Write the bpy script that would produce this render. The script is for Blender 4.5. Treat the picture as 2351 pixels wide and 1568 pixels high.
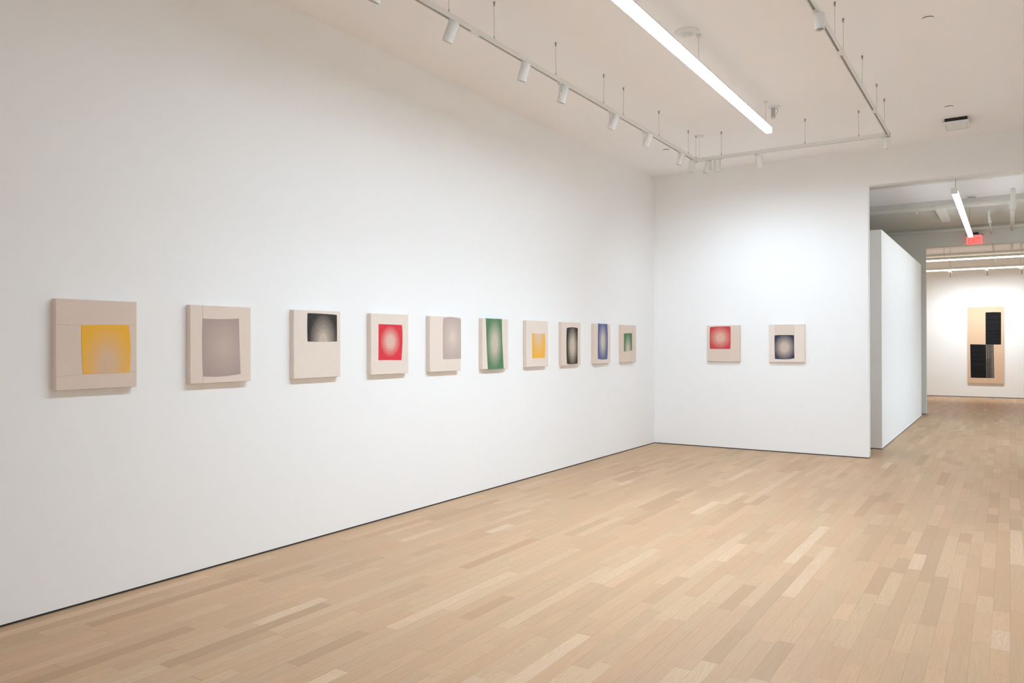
import bpy, bmesh, math, random
from mathutils import Vector, Matrix

# ------------------------------------------------------------------ start, camera, world, exposure
for o in list(bpy.data.objects):
    bpy.data.objects.remove(o)
scene = bpy.context.scene
COL = scene.collection

PITCH, ROLL, YAW = math.radians(0.18674), math.radians(-0.11794), math.radians(32.88802)
EYE = 1.52
cam_data = bpy.data.cameras.new('camera')
cam_data.sensor_width = 36.0
cam_data.sensor_fit = 'HORIZONTAL'
cam_data.lens = 1764.664 / 2351 * 36.0
cam_data.clip_start = 0.02
cam = bpy.data.objects.new('camera', cam_data)
COL.objects.link(cam)
_f = Vector((-math.sin(YAW), math.cos(YAW), 0)); _r = Vector((math.cos(YAW), math.sin(YAW), 0)); _u = Vector((0, 0, 1))
_f2 = _f * math.cos(PITCH) + _u * math.sin(PITCH); _u2 = -_f * math.sin(PITCH) + _u * math.cos(PITCH)
_r3 = _r * math.cos(ROLL) + _u2 * math.sin(ROLL); _u3 = -_r * math.sin(ROLL) + _u2 * math.cos(ROLL)
_m = Matrix((_r3, _u3, -_f2)).transposed().to_4x4()
_m.translation = (0, 0, EYE)
cam.matrix_world = _m
scene.camera = cam

world = bpy.data.worlds.new('world')
scene.world = world
world.use_nodes = True
# overcast daylight outside the street windows: bright sky, dimmer ground
SKY = 5.5
_wt = world.node_tree
_bg = _wt.nodes['Background']
_tc = _wt.nodes.new('ShaderNodeTexCoord')
_sp = _wt.nodes.new('ShaderNodeSeparateXYZ')
_rp = _wt.nodes.new('ShaderNodeValToRGB')
_rp.color_ramp.elements[0].position = 0.47; _rp.color_ramp.elements[0].color = (0.26, 0.295, 0.32, 1)
_rp.color_ramp.elements[1].position = 0.53; _rp.color_ramp.elements[1].color = (0.69, 0.86, 1.0, 1)
_mr = _wt.nodes.new('ShaderNodeMapRange'); _mr.inputs[1].default_value = -1; _mr.inputs[2].default_value = 1
_wt.links.new(_tc.outputs['Generated'], _sp.inputs[0]); _wt.links.new(_sp.outputs[2], _mr.inputs[0])
_wt.links.new(_mr.outputs[0], _rp.inputs[0]); _wt.links.new(_rp.outputs[0], _bg.inputs[0])
_bg.inputs[1].default_value = SKY

vs = scene.view_settings
vs.view_transform = 'Standard'
vs.look = 'None'
vs.exposure = 0.13
vs.gamma = 1.0
vs.use_curve_mapping = False

LAMP_MAIN = 122.0            # diffuser glow
LAMP_MAIN_W = 60.0          # its narrower downward beam, watts
#           # long pendant over the gallery
LAMP_NEXT = 8.0            # pendant in the next room
LAMP_FAR = 8.5             # the two rows in the far room
WALL_FILL_W = 36.0               # fill added through the unlit back-rail spotlights to brighten the end wall, watts
COOL = (0.69, 0.852, 1.0)
WARM = (1.0, 0.88, 0.70)

scene.cycles.max_bounces = 16
scene.cycles.diffuse_bounces = 10
scene.cycles.use_denoising = True

# ------------------------------------------------------------------ measured layout (metres; x right, y into the room, z up)
XL, YB, H = -4.561, 11.065, 4.075          # left wall, end wall, ceiling
XR, YN = 0.46, -10.0                       # right wall, wall behind the photographer
XO, HO, TW = -1.558, 3.604, 0.146          # opening edge, opening head, wall thickness
Y2, H2 = 18.611, 3.56                      # second cross wall and its opening head
YF = 25.2                                  # far wall
C2 = 4.05                                  # ceiling of the rooms beyond

# ------------------------------------------------------------------ helpers
def link(o, parent=None):
    COL.objects.link(o)
    if parent is not None:
        o.parent = parent
    return o

def tag(o, label=None, cat=None, group=None, kind=None):
    if label: o['label'] = label
    if cat: o['category'] = cat
    if group: o['group'] = group
    if kind: o['kind'] = kind
    return o

def thing(name, label, cat, loc=(0, 0, 0), rz=0.0, group=None):
    o = bpy.data.objects.new(name, None)
    o.empty_display_size = 0.1
    link(o)
    o.location = loc
    o.rotation_euler = (0, 0, rz)
    return tag(o, label, cat, group)

def obj(name, bm, mat, parent=None, smooth=False):
    me = bpy.data.meshes.new(name)
    bmesh.ops.recalc_face_normals(bm, faces=bm.faces[:])
    bm.to_mesh(me)
    bm.free()
    if smooth:
        for p in me.polygons:
            p.use_smooth = True
    for m in (mat if isinstance(mat, (list, tuple)) else [mat]):
        me.materials.append(m)
    return link(bpy.data.objects.new(name, me), parent)

def struct(name, bm, mat):
    return tag(obj(name, bm, mat), kind='structure')

def box(bm, x0, x1, y0, y1, z0, z1, bevel=0.0, seg=2):
    r = bmesh.ops.create_cube(bm, size=1.0)
    vv = r['verts']
    for v in vv:
        v.co = Vector(((x0 + x1) / 2 + v.co.x * (x1 - x0), (y0 + y1) / 2 + v.co.y * (y1 - y0), (z0 + z1) / 2 + v.co.z * (z1 - z0)))
    if bevel:
        ee = list({e for v in vv for e in v.link_edges})
        bmesh.ops.bevel(bm, geom=ee, offset=bevel, segments=seg, affect='EDGES', profile=0.5)
    return bm

def tube(bm, p0, p1, r0, r1=None, n=20, cap=True):
    r1 = r0 if r1 is None else r1
    p0, p1 = Vector(p0), Vector(p1)
    d = (p1 - p0).normalized()
    a = d.orthogonal().normalized()
    b = d.cross(a)
    rings = []
    for p, r in ((p0, r0), (p1, r1)):
        rings.append([bm.verts.new(p + a * math.cos(t) * r + b * math.sin(t) * r) for t in (2 * math.pi * k / n for k in range(n))])
    for k in range(n):
        bm.faces.new((rings[0][k], rings[0][(k + 1) % n], rings[1][(k + 1) % n], rings[1][k]))
    if cap:
        bm.faces.new(rings[0][::-1])
        bm.faces.new(rings[1])
    return bm

def lathe(bm, prof, c=(0, 0, 0), axis=(0, 0, 1), n=32):
    """prof: list of (radius, height along axis)"""
    ax = Vector(axis).normalized()
    a = ax.orthogonal().normalized()
    b = ax.cross(a)
    c = Vector(c)
    rings = []
    for r, h in prof:
        if r < 1e-6:
            rings.append([bm.verts.new(c + ax * h)])
        else:
            rings.append([bm.verts.new(c + ax * h + (a * math.cos(t) + b * math.sin(t)) * r) for t in (2 * math.pi * k / n for k in range(n))])
    for R, S in zip(rings, rings[1:]):
        for k in range(n):
            i, j = k, (k + 1) % n
            if len(R) == 1 and len(S) == 1: continue
            if len(R) == 1: bm.faces.new((R[0], S[i], S[j]))
            elif len(S) == 1: bm.faces.new((R[i], R[j], S[0]))
            else: bm.faces.new((R[i], R[j], S[j], S[i]))
    return bm

def wire(bm, pts, r, n=8):
    pts = [Vector(p) for p in pts]
    rings = []
    for i, p in enumerate(pts):
        d = (pts[min(i + 1, len(pts) - 1)] - pts[max(i - 1, 0)]).normalized()
        a = d.cross(Vector((0.31, 0.77, 0.55))).normalized()
        b = d.cross(a)
        rings.append([bm.verts.new(p + (a * math.cos(t) + b * math.sin(t)) * r) for t in (2 * math.pi * k / n for k in range(n))])
    for R, S in zip(rings, rings[1:]):
        for k in range(n):
            bm.faces.new((R[k], R[(k + 1) % n], S[(k + 1) % n], S[k]))
    bm.faces.new(rings[0][::-1]); bm.faces.new(rings[-1])
    return bm

B = bmesh.new

# ------------------------------------------------------------------ materials
def mat(name, color, rough=0.6, metal=0.0, spec=0.5, noise=0.0, nscale=30.0, bump=0.0):
    m = bpy.data.materials.new(name)
    m.use_nodes = True
    nt = m.node_tree
    b = nt.nodes['Principled BSDF']
    b.inputs['Base Color'].default_value = (*color, 1)
    b.inputs['Roughness'].default_value = rough
    b.inputs['Metallic'].default_value = metal
    b.inputs['Specular IOR Level'].default_value = spec
    if noise or bump:
        tc = nt.nodes.new('ShaderNodeTexCoord')
        nz = nt.nodes.new('ShaderNodeTexNoise')
        nz.inputs['Scale'].default_value = nscale
        nz.inputs['Detail'].default_value = 4
        nt.links.new(tc.outputs['Object'], nz.inputs['Vector'])
        if noise:
            mr = nt.nodes.new('ShaderNodeMapRange')
            mr.inputs['To Min'].default_value = 1 - noise
            mr.inputs['To Max'].default_value = 1 + noise
            nt.links.new(nz.outputs['Fac'], mr.inputs['Value'])
            mx = nt.nodes.new('ShaderNodeVectorMath'); mx.operation = 'SCALE'
            mx.inputs[0].default_value = color
            nt.links.new(mr.outputs[0], mx.inputs['Scale'])
            nt.links.new(mx.outputs[0], b.inputs['Base Color'])
        if bump:
            bp = nt.nodes.new('ShaderNodeBump')
            bp.inputs['Strength'].default_value = bump
            bp.inputs['Distance'].default_value = 0.002
            nt.links.new(nz.outputs['Fac'], bp.inputs['Height'])
            nt.links.new(bp.outputs[0], b.inputs['Normal'])
    return m

def emit(name, color, strength):
    m = bpy.data.materials.new(name)
    m.use_nodes = True
    nt = m.node_tree
    nt.nodes.clear()
    e = nt.nodes.new('ShaderNodeEmission')
    e.inputs[0].default_value = (*color, 1)
    e.inputs[1].default_value = strength
    out = nt.nodes.new('ShaderNodeOutputMaterial')
    nt.links.new(e.outputs[0], out.inputs[0])
    return m

class N:
    """tiny node-graph builder"""
    def __init__(s, nt): s.nt = nt
    def new(s, t, **kw):
        n = s.nt.nodes.new(t)
        for k, v in kw.items(): setattr(n, k, v)
        return n
    def put(s, sock, v):
        if hasattr(v, 'is_linked') or isinstance(v, bpy.types.NodeSocket): s.nt.links.new(v, sock)
        else: sock.default_value = v
    def m(s, op, a, b=None, c=None):
        n = s.new('ShaderNodeMath', operation=op)
        s.put(n.inputs[0], a)
        if b is not None: s.put(n.inputs[1], b)
        if c is not None: s.put(n.inputs[2], c)
        return n.outputs[0]
    def mix(s, f, a, b, mode='MIX'):
        n = s.new('ShaderNodeMix', data_type='RGBA', blend_type=mode)
        s.put(n.inputs[0], f); s.put(n.inputs[6], a); s.put(n.inputs[7], b)
        return n.outputs[2]
    def comb(s, x, y, z):
        n = s.new('ShaderNodeCombineXYZ')
        s.put(n.inputs[0], x); s.put(n.inputs[1], y); s.put(n.inputs[2], z)
        return n.outputs[0]
    def noise(s, vec, scale, detail=3, rough=0.5, dist=0.0):
        n = s.new('ShaderNodeTexNoise')
        s.put(n.inputs['Vector'], vec)
        n.inputs['Scale'].default_value = scale; n.inputs['Detail'].default_value = detail
        n.inputs['Roughness'].default_value = rough; n.inputs['Distortion'].default_value = dist
        return n.outputs['Fac']
    def white(s, vec):
        n = s.new('ShaderNodeTexWhiteNoise', noise_dimensions='3D')
        s.put(n.inputs['Vector'], vec)
        return n.outputs['Value'], n.outputs['Color']
    def range(s, v, a, b, c, d, smooth=False):
        n = s.new('ShaderNodeMapRange')
        if smooth: n.interpolation_type = 'SMOOTHSTEP'
        s.put(n.inputs[0], v)
        for i, x in zip((1, 2, 3, 4), (a, b, c, d)): s.put(n.inputs[i], x)
        return n.outputs[0]
    def ramp(s, v, stops):
        n = s.new('ShaderNodeValToRGB')
        s.put(n.inputs[0], v)
        cr = n.color_ramp
        while len(cr.elements) < len(stops): cr.elements.new(0.5)
        for e, (p, c) in zip(cr.elements, stops):
            e.position = p; e.color = (*c, 1)
        return n.outputs[0]

def floor_material():
    """strip oak floor, boards along y"""
    mt = bpy.data.materials.new('oak_strip_floor')
    mt.use_nodes = True
    g = N(mt.node_tree)
    bs = mt.node_tree.nodes['Principled BSDF']
    tc = g.new('ShaderNodeTexCoord')
    sp = g.new('ShaderNodeSeparateXYZ'); g.put(sp.inputs[0], tc.outputs['Object'])
    x, y = sp.outputs[0], sp.outputs[1]
    W = 0.083
    xr = g.m('DIVIDE', x, W)
    row = g.m('FLOOR', xr)
    fx = g.m('FRACT', xr)
    r1, rc = g.white(g.comb(row, 3.7, 1.3))
    sc = g.new('ShaderNodeSeparateColor'); g.put(sc.inputs[0], rc)
    length = g.m('MULTIPLY_ADD', sc.outputs[0], 0.42, 0.46)
    yo = g.m('MULTIPLY_ADD', r1, 37.0, y)
    wob = g.m('SINE', g.m('MULTIPLY_ADD', yo, 2.3, g.m('MULTIPLY', sc.outputs[1], 6.28)))
    yw = g.m('MULTIPLY_ADD', wob, 0.27, yo)
    yl = g.m('DIVIDE', yw, length)
    idx = g.m('FLOOR', yl)
    fy = g.m('FRACT', yl)
    b1, bc = g.white(g.comb(row, idx, 8.1))
    sb = g.new('ShaderNodeSeparateColor'); g.put(sb.inputs[0], bc)
    tone = g.ramp(b1, [(0.0, (0.415, 0.260, 0.146)), (0.15, (0.468, 0.300, 0.172)), (0.7, (0.502, 0.328, 0.191)), (0.96, (0.535, 0.358, 0.216)), (1.0, (0.590, 0.421, 0.277))])
    hue = g.mix(sb.outputs[1], (1.035, 0.99, 0.965, 1), (0.975, 1.005, 1.0, 1))
    tone = g.mix(1.0, tone, hue, 'MULTIPLY')
    # grain: stretched along the board, shifted per board
    off = g.m('MULTIPLY', sb.outputs[1], 91.0)
    gx = g.m('MULTIPLY_ADD', x, 1.0, off)
    fine = g.noise(g.comb(g.m('MULTIPLY', gx, 150.0), g.m('MULTIPLY', y, 5.0), off), 1.0, 3, 0.6)
    warp = g.noise(g.comb(g.m('MULTIPLY', gx, 9.0), g.m('MULTIPLY', y, 2.2), off), 1.0, 2, 0.5)
    rings = g.m('SINE', g.m('MULTIPLY_ADD', warp, g.m('MULTIPLY_ADD', sb.outputs[2], 110.0, 30.0), g.m('MULTIPLY', gx, 330.0)))
    rings = g.m('MULTIPLY', rings, g.range(sb.outputs[0], 0.35, 1.0, 0.0, 1.0))
    blot = g.noise(tc.outputs['Object'], 0.55, 2, 0.5)
    k = g.m('ADD', g.range(fine, 0.3, 0.7, -0.085, 0.085), g.m('MULTIPLY', rings, 0.055))
    k = g.m('ADD', k, g.range(blot, 0.3, 0.7, -0.03, 0.03))
    k = g.m('ADD', k, 1.0)
    vm = g.new('ShaderNodeVectorMath', operation='SCALE'); g.put(vm.inputs[0], tone); g.put(vm.inputs['Scale'], k)
    # joints
    ex = g.m('MINIMUM', fx, g.m('SUBTRACT', 1.0, fx))
    ey = g.m('MULTIPLY', g.m('MINIMUM', fy, g.m('SUBTRACT', 1.0, fy)), length)
    gapx = g.range(g.m('MULTIPLY', ex, W), 0.0003, 0.0012, 1.0, 0.0)
    gapy = g.range(ey, 0.0003, 0.0014, 1.0, 0.0)
    rn = g.noise(g.comb(g.m('MULTIPLY', row, 7.3), g.m('MULTIPLY', y, 0.9), 4.0), 1.0, 2, 0.5)
    gx_s = g.m('MULTIPLY', gapx, g.range(rn, 0.38, 0.66, 0.15, 1.0))
    gap = g.m('MAXIMUM', gx_s, g.m('MULTIPLY', gapy, g.m('MULTIPLY_ADD', b1, 0.5, 0.2)))
    col = g.mix(gap, vm.outputs[0], (0.13, 0.085, 0.055, 1))
    g.put(bs.inputs['Base Color'], col)
    g.put(bs.inputs['Roughness'], g.range(fine, 0.3, 0.7, 0.40, 0.50))
    bs.inputs['Specular IOR Level'].default_value = 0.35
    bp = g.new('ShaderNodeBump'); bp.inputs['Strength'].default_value = 0.12; bp.inputs['Distance'].default_value = 0.001
    g.put(bp.inputs['Height'], g.m('SUBTRACT', 1.0, gap))
    g.put(bs.inputs['Normal'], bp.outputs[0])
    return mt

def linen_material(name='raw_linen', color=(0.76, 0.65, 0.565)):
    mt = bpy.data.materials.new(name)
    mt.use_nodes = True
    g = N(mt.node_tree)
    bs = mt.node_tree.nodes['Principled BSDF']
    tc = g.new('ShaderNodeTexCoord')
    sp = g.new('ShaderNodeSeparateXYZ'); g.put(sp.inputs[0], tc.outputs['Object'])
    w1 = g.m('SINE', g.m('MULTIPLY', sp.outputs[0], 2600.0))
    w2 = g.m('SINE', g.m('MULTIPLY', sp.outputs[2], 2600.0))
    n1 = g.noise(g.comb(g.m('MULTIPLY', sp.outputs[0], 14.0), sp.outputs[1], g.m('MULTIPLY', sp.outputs[2], 220.0)), 1.0, 3)
    n2 = g.noise(g.comb(g.m('MULTIPLY', sp.outputs[0], 220.0), sp.outputs[1], g.m('MULTIPLY', sp.outputs[2], 14.0)), 1.0, 3)
    k = g.m('ADD', g.range(n1, 0.3, 0.7, -0.02, 0.02), g.range(n2, 0.3, 0.7, -0.02, 0.02))
    k = g.m('ADD', g.m('MULTIPLY_ADD', g.m('MULTIPLY', w1, w2), 0.02, 1.0), k)
    vm = g.new('ShaderNodeVectorMath', operation='SCALE'); vm.inputs[0].default_value = color; g.put(vm.inputs['Scale'], k)
    g.put(bs.inputs['Base Color'], vm.outputs[0])
    bs.inputs['Roughness'].default_value = 0.9
    bs.inputs['Specular IOR Level'].default_value = 0.15
    return mt

def woven_material(name, thread, ground, c, r, inner=0.30, outer=1.15, steps=7, vertical=False, strength=1.0):
    """cloth woven in rings: ground thread at the centre c, dyed thread at the rim (uv in metres on the canvas face)"""
    mt = bpy.data.materials.new(name)
    mt.use_nodes = True
    g = N(mt.node_tree)
    bs = mt.node_tree.nodes['Principled BSDF']
    uv = g.new('ShaderNodeUVMap')
    sp = g.new('ShaderNodeSeparateXYZ'); g.put(sp.inputs[0], uv.outputs[0])
    du = g.m('DIVIDE', g.m('SUBTRACT', sp.outputs[0], c[0]), r[0])
    dv = g.m('DIVIDE', g.m('SUBTRACT', sp.outputs[1], c[1]), r[1])
    d = g.m('SQRT', g.m('ADD', g.m('MULTIPLY', du, du), g.m('MULTIPLY', dv, dv)))
    ds = g.m('MULTIPLY', d, steps)
    dq = g.m('DIVIDE', g.m('FLOOR', ds), steps)
    dd = g.m('ADD', g.m('MULTIPLY', dq, 0.6), g.m('MULTIPLY', d, 0.4))
    f = g.range(dd, inner, outer, 0.0, 1.0)
    f = g.m('POWER', f, 0.75)
    ring = g.m('MULTIPLY', g.range(g.m('FRACT', ds), 0.0, 0.25, 0.10, 0.0), g.range(d, 0.25, 0.9, 1.0, 0.3))
    a, b = (sp.outputs[0], sp.outputs[1]) if not vertical else (sp.outputs[1], sp.outputs[0])
    st = g.m('SINE', g.m('MULTIPLY', b, 1150.0))
    pk = g.m('SINE', g.m('MULTIPLY_ADD', a, 1400.0, g.m('MULTIPLY', g.m('FLOOR', g.m('MULTIPLY', b, 183.0)), 3.14159)))
    nz = g.noise(g.comb(g.m('MULTIPLY', a, 25.0), g.m('MULTIPLY', b, 380.0), 2.0), 1.0, 3)
    f = g.m('ADD', f, g.m('MULTIPLY', st, 0.03))
    f = g.m('ADD', f, g.m('MULTIPLY', pk, 0.03))
    f = g.m('ADD', f, g.range(nz, 0.3, 0.7, -0.07, 0.07))
    f = g.m('SUBTRACT', f, ring)
    fc = g.new('ShaderNodeClamp'); g.put(fc.inputs[0], g.m('MULTIPLY', f, strength))
    col = g.mix(fc.outputs[0], (*ground, 1), (*thread, 1))
    g.put(bs.inputs['Base Color'], col)
    bs.inputs['Roughness'].default_value = 0.85
    bs.inputs['Specular IOR Level'].default_value = 0.2
    bp = g.new('ShaderNodeBump'); bp.inputs['Strength'].default_value = 0.15; bp.inputs['Distance'].default_value = 0.0005
    g.put(bp.inputs['Height'], st); g.put(bs.inputs['Normal'], bp.outputs[0])
    return mt

M = {}
M['wall'] = mat('white_wall_paint', (0.90, 0.90, 0.895), 0.75, spec=0.2, bump=0.03, nscale=180)
M['ceiling'] = mat('ceiling_paint', (0.935, 0.925, 0.935), 0.9, spec=0.1)
M['grey_tone'] = mat('grey_ceiling_divider', (0.70, 0.70, 0.655), 0.85, spec=0.1)  # one greyer base colour for the lower ceiling and dividing wall
M['reveal'] = mat('dark_reveal', (0.035, 0.032, 0.03), 0.7)
M['floor'] = floor_material()
M['linen'] = linen_material()
M['linen_dark'] = linen_material('darker_linen', (0.72, 0.60, 0.51))
M['linen_light'] = linen_material('lighter_linen', (0.79, 0.69, 0.61))
M['seam'] = mat('seam_fold', (0.50, 0.41, 0.34), 0.9, spec=0.1)
M['white_metal'] = mat('white_powder_coat', (0.80, 0.80, 0.78), 0.45, spec=0.4)
M['slot'] = mat('track_slot', (0.30, 0.275, 0.25), 0.5)
M['spot_body'] = mat('spot_powder_coat', (0.72, 0.71, 0.68), 0.5, spec=0.35)
M['steel'] = mat('steel_cable', (0.34, 0.31, 0.29), 0.4, metal=0.6)
M['lens'] = mat('spot_lens', (0.55, 0.53, 0.50), 0.25)
M['plastic'] = mat('white_plastic', (0.82, 0.83, 0.84), 0.5)
M['shadow_gap'] = mat('dark_gap', (0.08, 0.07, 0.06), 0.8)
M['black'] = mat('black_metal', (0.012, 0.012, 0.012), 0.45)
M['grey_plastic'] = mat('grey_driver_case', (0.50, 0.50, 0.50), 0.45)
M['red_wire'] = mat('red_wire', (0.22, 0.07, 0.05), 0.5)
M['pipe'] = mat('painted_pipe', (0.78, 0.77, 0.72), 0.6, spec=0.3, noise=0.04, nscale=12)
M['tube_main'] = emit('gallery_lamp_diffuser', COOL, LAMP_MAIN)
M['side_halo'] = emit('gallery_lamp_side_halo', (0.95, 0.98, 1.0), 1.7)  # housing sides made to glow, imitating the halo around the lamp
M['tube_next'] = emit('next_room_lamp_diffuser', (0.82, 0.92, 1.0), LAMP_NEXT)
M['tube_far'] = emit('far_room_lamp_diffuser', WARM, LAMP_FAR)
M['exit_glow'] = emit('exit_sign_panel', (1.0, 0.20, 0.18), 1.15)
M['exit_ink'] = emit('exit_sign_letters', (0.80, 0.09, 0.08), 1.0)

# ------------------------------------------------------------------ the setting
R2L, R2R = -4.6, 4.2      # side walls of the rooms beyond
bm = box(B(), R2L - 0.3, R2R + 0.3, YN - 0.15, YF + 0.3, -0.12, 0.0); struct('floor', bm, M['floor'])
GAP = 0.0125
struct('wall_left', box(B(), XL - 0.15, XL, YN - 0.15, YB, GAP, H), M['wall'])
struct('wall_right', box(B(), XR, XR + 0.15, YN - 0.15, YB, GAP, H), M['wall'])
WX0, WX1, WZ0, WZ1 = -4.2, 0.2, 0.35, 3.45
bm = B()
box(bm, XL, WX0, YN - 0.15, YN, 0, H); box(bm, WX1, XR, YN - 0.15, YN, 0, H)
box(bm, WX0, WX1, YN - 0.15, YN, 0, WZ0); box(bm, WX0, WX1, YN - 0.15, YN, WZ1, H)
struct('wall_front', bm, M['wall'])
bm = B()
for k in range(5):
    x = WX0 + (WX1 - WX0) * k / 4
    box(bm, max(WX0, x - 0.03), min(WX1, x + 0.03), YN - 0.11, YN - 0.05, WZ0, WZ1)
box(bm, WX0, WX1, YN - 0.11, YN - 0.05, WZ0, WZ0 + 0.05); box(bm, WX0, WX1, YN - 0.11, YN - 0.05, WZ1 - 0.05, WZ1)
struct('window_1', bm, M['black'])
pl = bpy.data.lights.new('window_portal', 'AREA'); pl.shape = 'RECTANGLE'; pl.size = WX1 - WX0; pl.size_y = WZ1 - WZ0
pl.cycles.is_portal = True
po = bpy.data.objects.new('window_portal', pl); link(po)
po.location = ((WX0 + WX1) / 2, YN - 0.12, (WZ0 + WZ1) / 2); po.rotation_euler = (math.radians(90), 0, 0)
# end wall with its wide opening
bm = B()
prof = [(XL - 0.15, GAP), (XO, GAP), (XO, HO), (XR - 0.08, HO), (XR - 0.08, GAP), (R2R, GAP), (R2R, H + 0.1), (XL - 0.15, H + 0.1)]
fv = [bm.verts.new((x, YB, z)) for x, z in prof]
face = bm.faces.new(fv)
ex = bmesh.ops.extrude_face_region(bm, geom=[face])
for v in ex['geom']:
    if isinstance(v, bmesh.types.BMVert): v.co.y += TW
struct('wall_back', bm, M['wall'])
struct('ceiling', box(B(), XL - 0.15, XR + 0.15, YN - 0.15, YB, H, H + 0.12), M['ceiling'])
# dark shadow-gap reveals under the walls
def reveal(name, x0, x1, y0, y1):
    struct(name, box(B(), x0, x1, y0, y1, 0.0, GAP), M['reveal'])
reveal('baseboard_left', XL - 0.10, XL - 0.004, YN, YB)
reveal('baseboard_back', XL - 0.10, XO - 0.004, YB + 0.004, YB + TW - 0.004)
reveal('baseboard_right', XR + 0.004, XR + 0.1, YN, YB)

# next room
struct('wall_partition', box(B(), -2.35, -1.53, 12.115, 18.02, GAP, 3.15), M['wall'])
reveal('baseboard_partition', -2.345, -1.534, 12.119, 18.016)
struct('wall_west', box(B(), R2L - 0.15, R2L, YB + TW, YF, 0, C2), M['wall'])
EY0, EY1, EZ0, EZ1 = 12.0, 17.6, 0.75, 3.3
bm = B()
box(bm, R2R, R2R + 0.15, YB, EY0, 0, C2); box(bm, R2R, R2R + 0.15, EY1, YF, 0, C2)
box(bm, R2R, R2R + 0.15, EY0, EY1, 0, EZ0); box(bm, R2R, R2R + 0.15, EY0, EY1, EZ1, C2)
struct('wall_east', bm, M['wall'])
bm = B()
for k in range(5):
    y = EY0 + (EY1 - EY0) * k / 4
    box(bm, R2R + 0.05, R2R + 0.11, max(EY0, y - 0.03), min(EY1, y + 0.03), EZ0, EZ1)
box(bm, R2R + 0.05, R2R + 0.11, EY0, EY1, EZ0, EZ0 + 0.05); box(bm, R2R + 0.05, R2R + 0.11, EY0, EY1, EZ1 - 0.05, EZ1)
struct('window_2', bm, M['black'])
pl = bpy.data.lights.new('window_portal', 'AREA'); pl.shape = 'RECTANGLE'; pl.size = EZ1 - EZ0; pl.size_y = EY1 - EY0
pl.cycles.is_portal = True
po = bpy.data.objects.new('window_portal', pl); link(po)
po.location = (R2R + 0.12, (EY0 + EY1) / 2, (EZ0 + EZ1) / 2); po.rotation_euler = (0, math.radians(90), 0)
YS = 15.58
struct('ceiling_next', box(B(), R2L, R2R, YB + TW, YS, C2, C2 + 0.15), M['ceiling'])
struct('ceiling_lower', box(B(), R2L, R2R, YS, Y2, 3.965, C2 + 0.15), M['grey_tone'])
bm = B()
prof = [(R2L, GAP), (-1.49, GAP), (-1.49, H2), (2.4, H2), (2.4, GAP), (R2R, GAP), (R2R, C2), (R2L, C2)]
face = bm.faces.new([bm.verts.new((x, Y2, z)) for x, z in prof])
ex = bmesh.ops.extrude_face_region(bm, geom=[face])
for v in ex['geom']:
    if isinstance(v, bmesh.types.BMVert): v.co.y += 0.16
struct('wall_divider', bm, M['grey_tone'])
reveal('baseboard_divider', R2L, -1.494, Y2 + 0.004, Y2 + 0.156)
# far room
struct('ceiling_far', box(B(), R2L, R2R, Y2, YF, C2, C2 + 0.15), M['ceiling'])
struct('wall_far', box(B(), R2L - 0.1, R2R + 0.1, YF, YF + 0.15, 0.02, C2), M['wall'])
reveal('baseboard_far', R2L, R2R, YF + 0.004, YF + 0.1)

# ------------------------------------------------------------------ canvases
CW, CH, CD, CZ = 0.480, 0.522, 0.045, 1.5225
LIN = (0.70, 0.585, 0.49)

def lerp(a, b, t): return (a[0] + (b[0] - a[0]) * t, a[1] + (b[1] - a[1]) * t)
def quad3(a, m, b, t):
    c = (2 * m[0] - (a[0] + b[0]) / 2, 2 * m[1] - (a[1] + b[1]) / 2)
    return tuple((1 - t) ** 2 * a[i] + 2 * t * (1 - t) * c[i] + t * t * b[i] for i in (0, 1))

def patch_bm(p, depth, wrap='', raise_=0.0016, n=14):
    """sewn cloth patch: curved outline through eight points, thin rim down to the canvas"""
    TL, T, TR, R, BR, Bm, BL, L = p
    def clampp(q):
        return (max(-CW / 2 + 0.0, min(CW / 2, q[0])), max(-CH / 2, min(CH / 2, q[1]))) if wrap is not None else q
    bm = B()
    uvl = bm.loops.layers.uv.new('UVMap')
    grid = []
    for j in range(n + 1):
        v = j / n
        rowv = []
        for i in range(n + 1):
            u = i / n
            top = quad3(TL, T, TR, u); bot = quad3(BL, Bm, BR, u); lef = quad3(TL, L, BL, v); rig = quad3(TR, R, BR, v)
            lin = lerp(lerp(TL, TR, u), lerp(BL, BR, u), v)
            q = tuple((1 - v) * top[k] + v * bot[k] + (1 - u) * lef[k] + u * rig[k] - lin[k] for k in (0, 1))
            q = clampp(q)
            rowv.append(bm.verts.new((q[0], -depth - raise_, q[1])))
        grid.append(rowv)
    for j in range(n):
        for i in range(n):
            bm.faces.new((grid[j][i], grid[j][i + 1], grid[j + 1][i + 1], grid[j + 1][i]))
    rim = [grid[0][i] for i in range(n + 1)] + [grid[j][n] for j in range(1, n + 1)] + [grid[n][i] for i in range(n - 1, -1, -1)] + [grid[j][0] for j in range(n - 1, 0, -1)]
    low = [bm.verts.new((v.co.x, -depth + 0.0015, v.co.z)) for v in rim]
    for k in range(len(rim)):
        bm.faces.new((rim[k], rim[(k + 1) % len(rim)], low[(k + 1) % len(rim)], low[k]))
    # cloth carried round the edge of the stretcher
    for side, row_, dz in (('t', grid[0], 1), ('b', grid[n], -1)):
        if side in wrap:
            e = [bm.verts.new((v.co.x, -depth - raise_, dz * (CH / 2 + 0.0014))) for v in row_]
            f = [bm.verts.new((v.co.x, -0.006, dz * (CH / 2 + 0.0014))) for v in row_]
            for i in range(n):
                bm.faces.new((row_[i], row_[i + 1], e[i + 1], e[i]))
                bm.faces.new((e[i], e[i + 1], f[i + 1], f[i]))
    for fc in bm.faces:
        for lp in fc.loops:
            lp[uvl].uv = (lp.vert.co.x, lp.vert.co.z)
    return bm

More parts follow.
